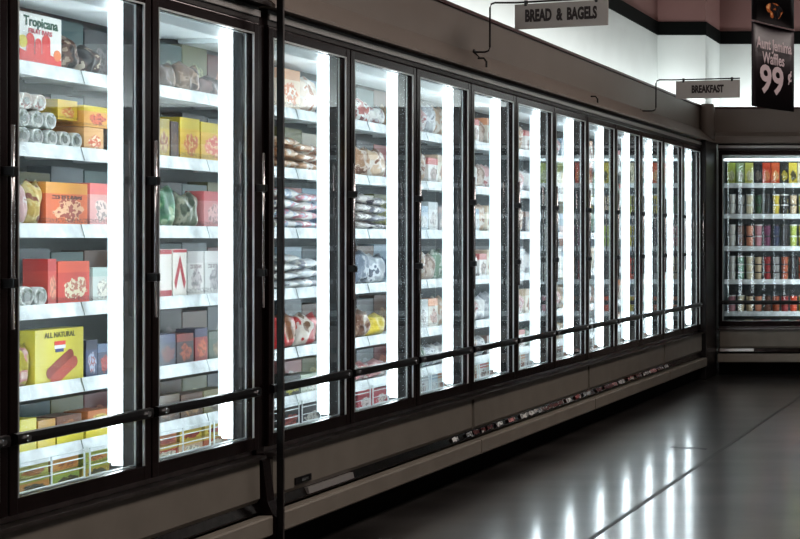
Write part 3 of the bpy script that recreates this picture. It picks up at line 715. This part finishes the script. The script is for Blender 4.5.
# ------------------------------------------------------------------ hanging signs
def hang_sign(px_foot, Y, zf, words, label, xl, xr, dy, ztop, h, size, sxx=.62, group=None):
    # foot on the canopy face, rod out, up and along the top of the board
    t = empty('hanging_sign', (XD-.10, Y, zf), label, 'sign', group)
    b = BM(); xo = -(VX-px_foot-16)*Y/F - (XD-.10)
    L_ = math.hypot(xr-xl, dy); an = math.atan2(-dy, xr-xl)
    zt = ztop-zf
    pts = [(.001, 0, 0), (xo-.03, 0, 0), (xo-.008, 0, .008), (xo, 0, .03), (xo, 0, zt-.03), (xo+.008, 0, zt-.008), (xo+.03, 0, zt)]
    x1 = xl-(XD-.10)
    pts += [(x1, 0, zt), (x1+L_*math.cos(an), L_*math.sin(an), zt)]
    tube(b, pts, .0055, 8); obj('support_rod', b, mat('rod_dark', (40, 34, 34), .3, .6), t, True)
    b = BM(); lathe(b, [(.018, .0), (.018, .006), (.01, .012)], 12, (0, 0, 0), 'x'); tube(b, [(.004, 0, 0), (.03, 0, -.03), (.03, 0, -.05)], .005, 6); obj('wall_mount', b, darkpl, t)
    b = BM(); box(b, 0, L_, -.004, .004, -h, 0, .001); bd = obj('sign_board', b, signm, t); bd.location = (x1, 0, zt-.012); bd.rotation_euler = (0, 0, an)
    text('lettering', words, size, signtx, bd, (L_/2, -.0052, -h/2), (R(90), 0, 0), sxx, size*.045)
    b = BM()
    for q in (.12, .88): box(b, L_*q-.008, L_*q+.008, -.007, .007, -.012, .022, .001)
    obj('sign_clip', b, darkpl, bd)
hang_sign(474, 8.9, 2.475, 'BREAD  &  BAGELS', 'grey hanging sign reading BREAD & BAGELS on a bent rod', -3.055, -2.45, .19, 2.768, .148, .096, .62)
hang_sign(640, 12.69, 2.452, 'BREAKFAST', 'smaller looking grey hanging sign reading BREAKFAST near the corner', -2.995, -2.43, .13, 2.715, .150, .085, .66)

# banner
t = empty('hanging_banner', (-1.66, 9.0, 2.165), 'black hanging banner advertising waffles for 99 cents', 'banner')
bw = .252; an = math.atan2(.40, .155)
xr_, yr_ = .178, .42
an = math.atan2(yr_, xr_); bw = math.hypot(xr_, yr_)
def ban(z0, z1, name, m, sh=0.):
    b = BM(); n = 10
    F0 = [[b.verts.new((bw*i/n, .010*math.sin(i/n*math.pi), z0+(z1-z0)*j)) for j in (0, 1)] for i in range(n+1)]
    F1 = [[b.verts.new((bw*i/n, .013+.010*math.sin(i/n*math.pi), z0+(z1-z0)*j)) for j in (0, 1)] for i in range(n+1)]
    for i in range(n):
        b.faces.new((F0[i][0], F0[i+1][0], F0[i+1][1], F0[i][1])); b.faces.new((F1[i][1], F1[i+1][1], F1[i+1][0], F1[i][0]))
    for j in (0, 1):
        for i in range(n): b.faces.new((F0[i][j], F0[i+1][j], F1[i+1][j], F1[i][j]))
    for i in (0, n): b.faces.new((F0[i][0], F0[i][1], F1[i][1], F1[i][0]))
    o = obj(name, b, m, t, True); o.rotation_euler = (0, 0, an); return o
lo = ban(0, .505, 'lower_sheet', bannerm); up = ban(.52, 1.0, 'upper_sheet', mat('banner_dark', (22, 18, 22), .35))
b = BM(); box(b, 0, bw, -.004, .018, .505, .512); o = obj('seam_bar', b, mat('banner_seam', (110, 96, 100), .4), t); o.rotation_euler = (0, 0, an)
tr = (R(90), 0, 0)
text('lettering', 'Aunt Jemima', .094, bantx, lo, (bw/2, -.003, .385), tr, .80, .0018)
text('lettering', 'Waffles', .098, bantx, lo, (bw/2-.01, -.003, .300), tr, .82, .0018)
text('price_lettering', '99', .235, bantx, lo, (bw/2-.03, -.003, .165), tr, 1.15, .006)
text('price_lettering', '¢', .10, bantx, lo, (bw-.055, -.003, .215), tr, 1., .003)
b = BM(); lathe(b, [(.04, -.004), (.045, -.002)], 12, (0, 0, 0)); b.free()
pm = bag_mat('banner_picture', (22, 18, 22), (170, 96, 50), (214, 170, 120), 14, 2.)
b = BM(); pts = [(bw/2+.09*math.cos(a)*(1+.15*math.sin(3*a)), .60+.05*math.sin(a)) for a in [2*math.pi*i/20 for i in range(20)]]
b.faces.new([b.verts.new((x, -.003, z)) for x, z in pts]); obj('printed_picture', b, pm, up)
b = BM()
for q in (.03, bw-.03): tube(b, [(q, .006, .99), (q, .006, CE-2.166)], .003, 6)
o = obj('hanging_cord', b, darkpl, t); o.rotation_euler = (0, 0, an)

# ------------------------------------------------------------------ lights
def area(name, loc, rot, sx, sy, power, c=(1, 1, 1)):
    l = bpy.data.lights.new(name, 'AREA'); l.shape = 'RECTANGLE'; l.size = sx; l.size_y = sy; l.energy = power; l.color = c
    o = bpy.data.objects.new(name, l); col.objects.link(o); o.location = loc; o.rotation_euler = rot
    return o
# cove lights hidden on top of the canopies, washing the white wall
area('cove_light', (-3.60, 9.8, 2.66), (R(180), R(18), 0), .10, 10.6, 54, (.94, 1, 1))
area('cove_light', (.6, 15.72, 2.62), (R(162), 0, 0), 7.6, .12, 46, (.94, 1, 1))
area('cove_light', (-3.55, 15.18, 2.72), (R(160), 0, 0), .4, .06, 1.2, (.94, 1, 1))
# dim ceiling fixtures over the aisle
for y in (1.5, 6.0, 10.5):
    area('ceiling_fixture', (-.6, y, 4.2), (0, 0, 0), 1.2, 2.4, 85, (1, .90, .84))
w = bpy.data.worlds.new('World'); scn.world = w; w.use_nodes = True
w.node_tree.nodes['Background'].inputs[0].default_value = (.30, .27, .26, 1); w.node_tree.nodes['Background'].inputs[1].default_value = .12

bp_ = obj('bumper_gleam', (lambda b: (prism(b, [(-.004, .268), (.014, .268), (.02, .24), (.0, .238)], 'y', .02, .36), b)[1])(BM()), MATS['gleam_silver'], back)  # strip added as the gleam on the far bumper
# ------------------------------------------------------------------ camera
cam = bpy.data.cameras.new('Camera'); co = bpy.data.objects.new('Camera', cam); col.objects.link(co)
co.location = (0, 0, H); co.rotation_euler = (R(90), 0, 0)
cam.sensor_width = 36; cam.sensor_fit = 'HORIZONTAL'; cam.lens = F/800*36
cam.shift_x = -(VX-400)/800; cam.shift_y = (VY-269.5)/800
cam.clip_end = 100; cam.clip_start = .05
scn.camera = co
scn.view_settings.view_transform = 'Standard'; scn.view_settings.look = 'Medium High Contrast'; scn.view_settings.exposure = 0
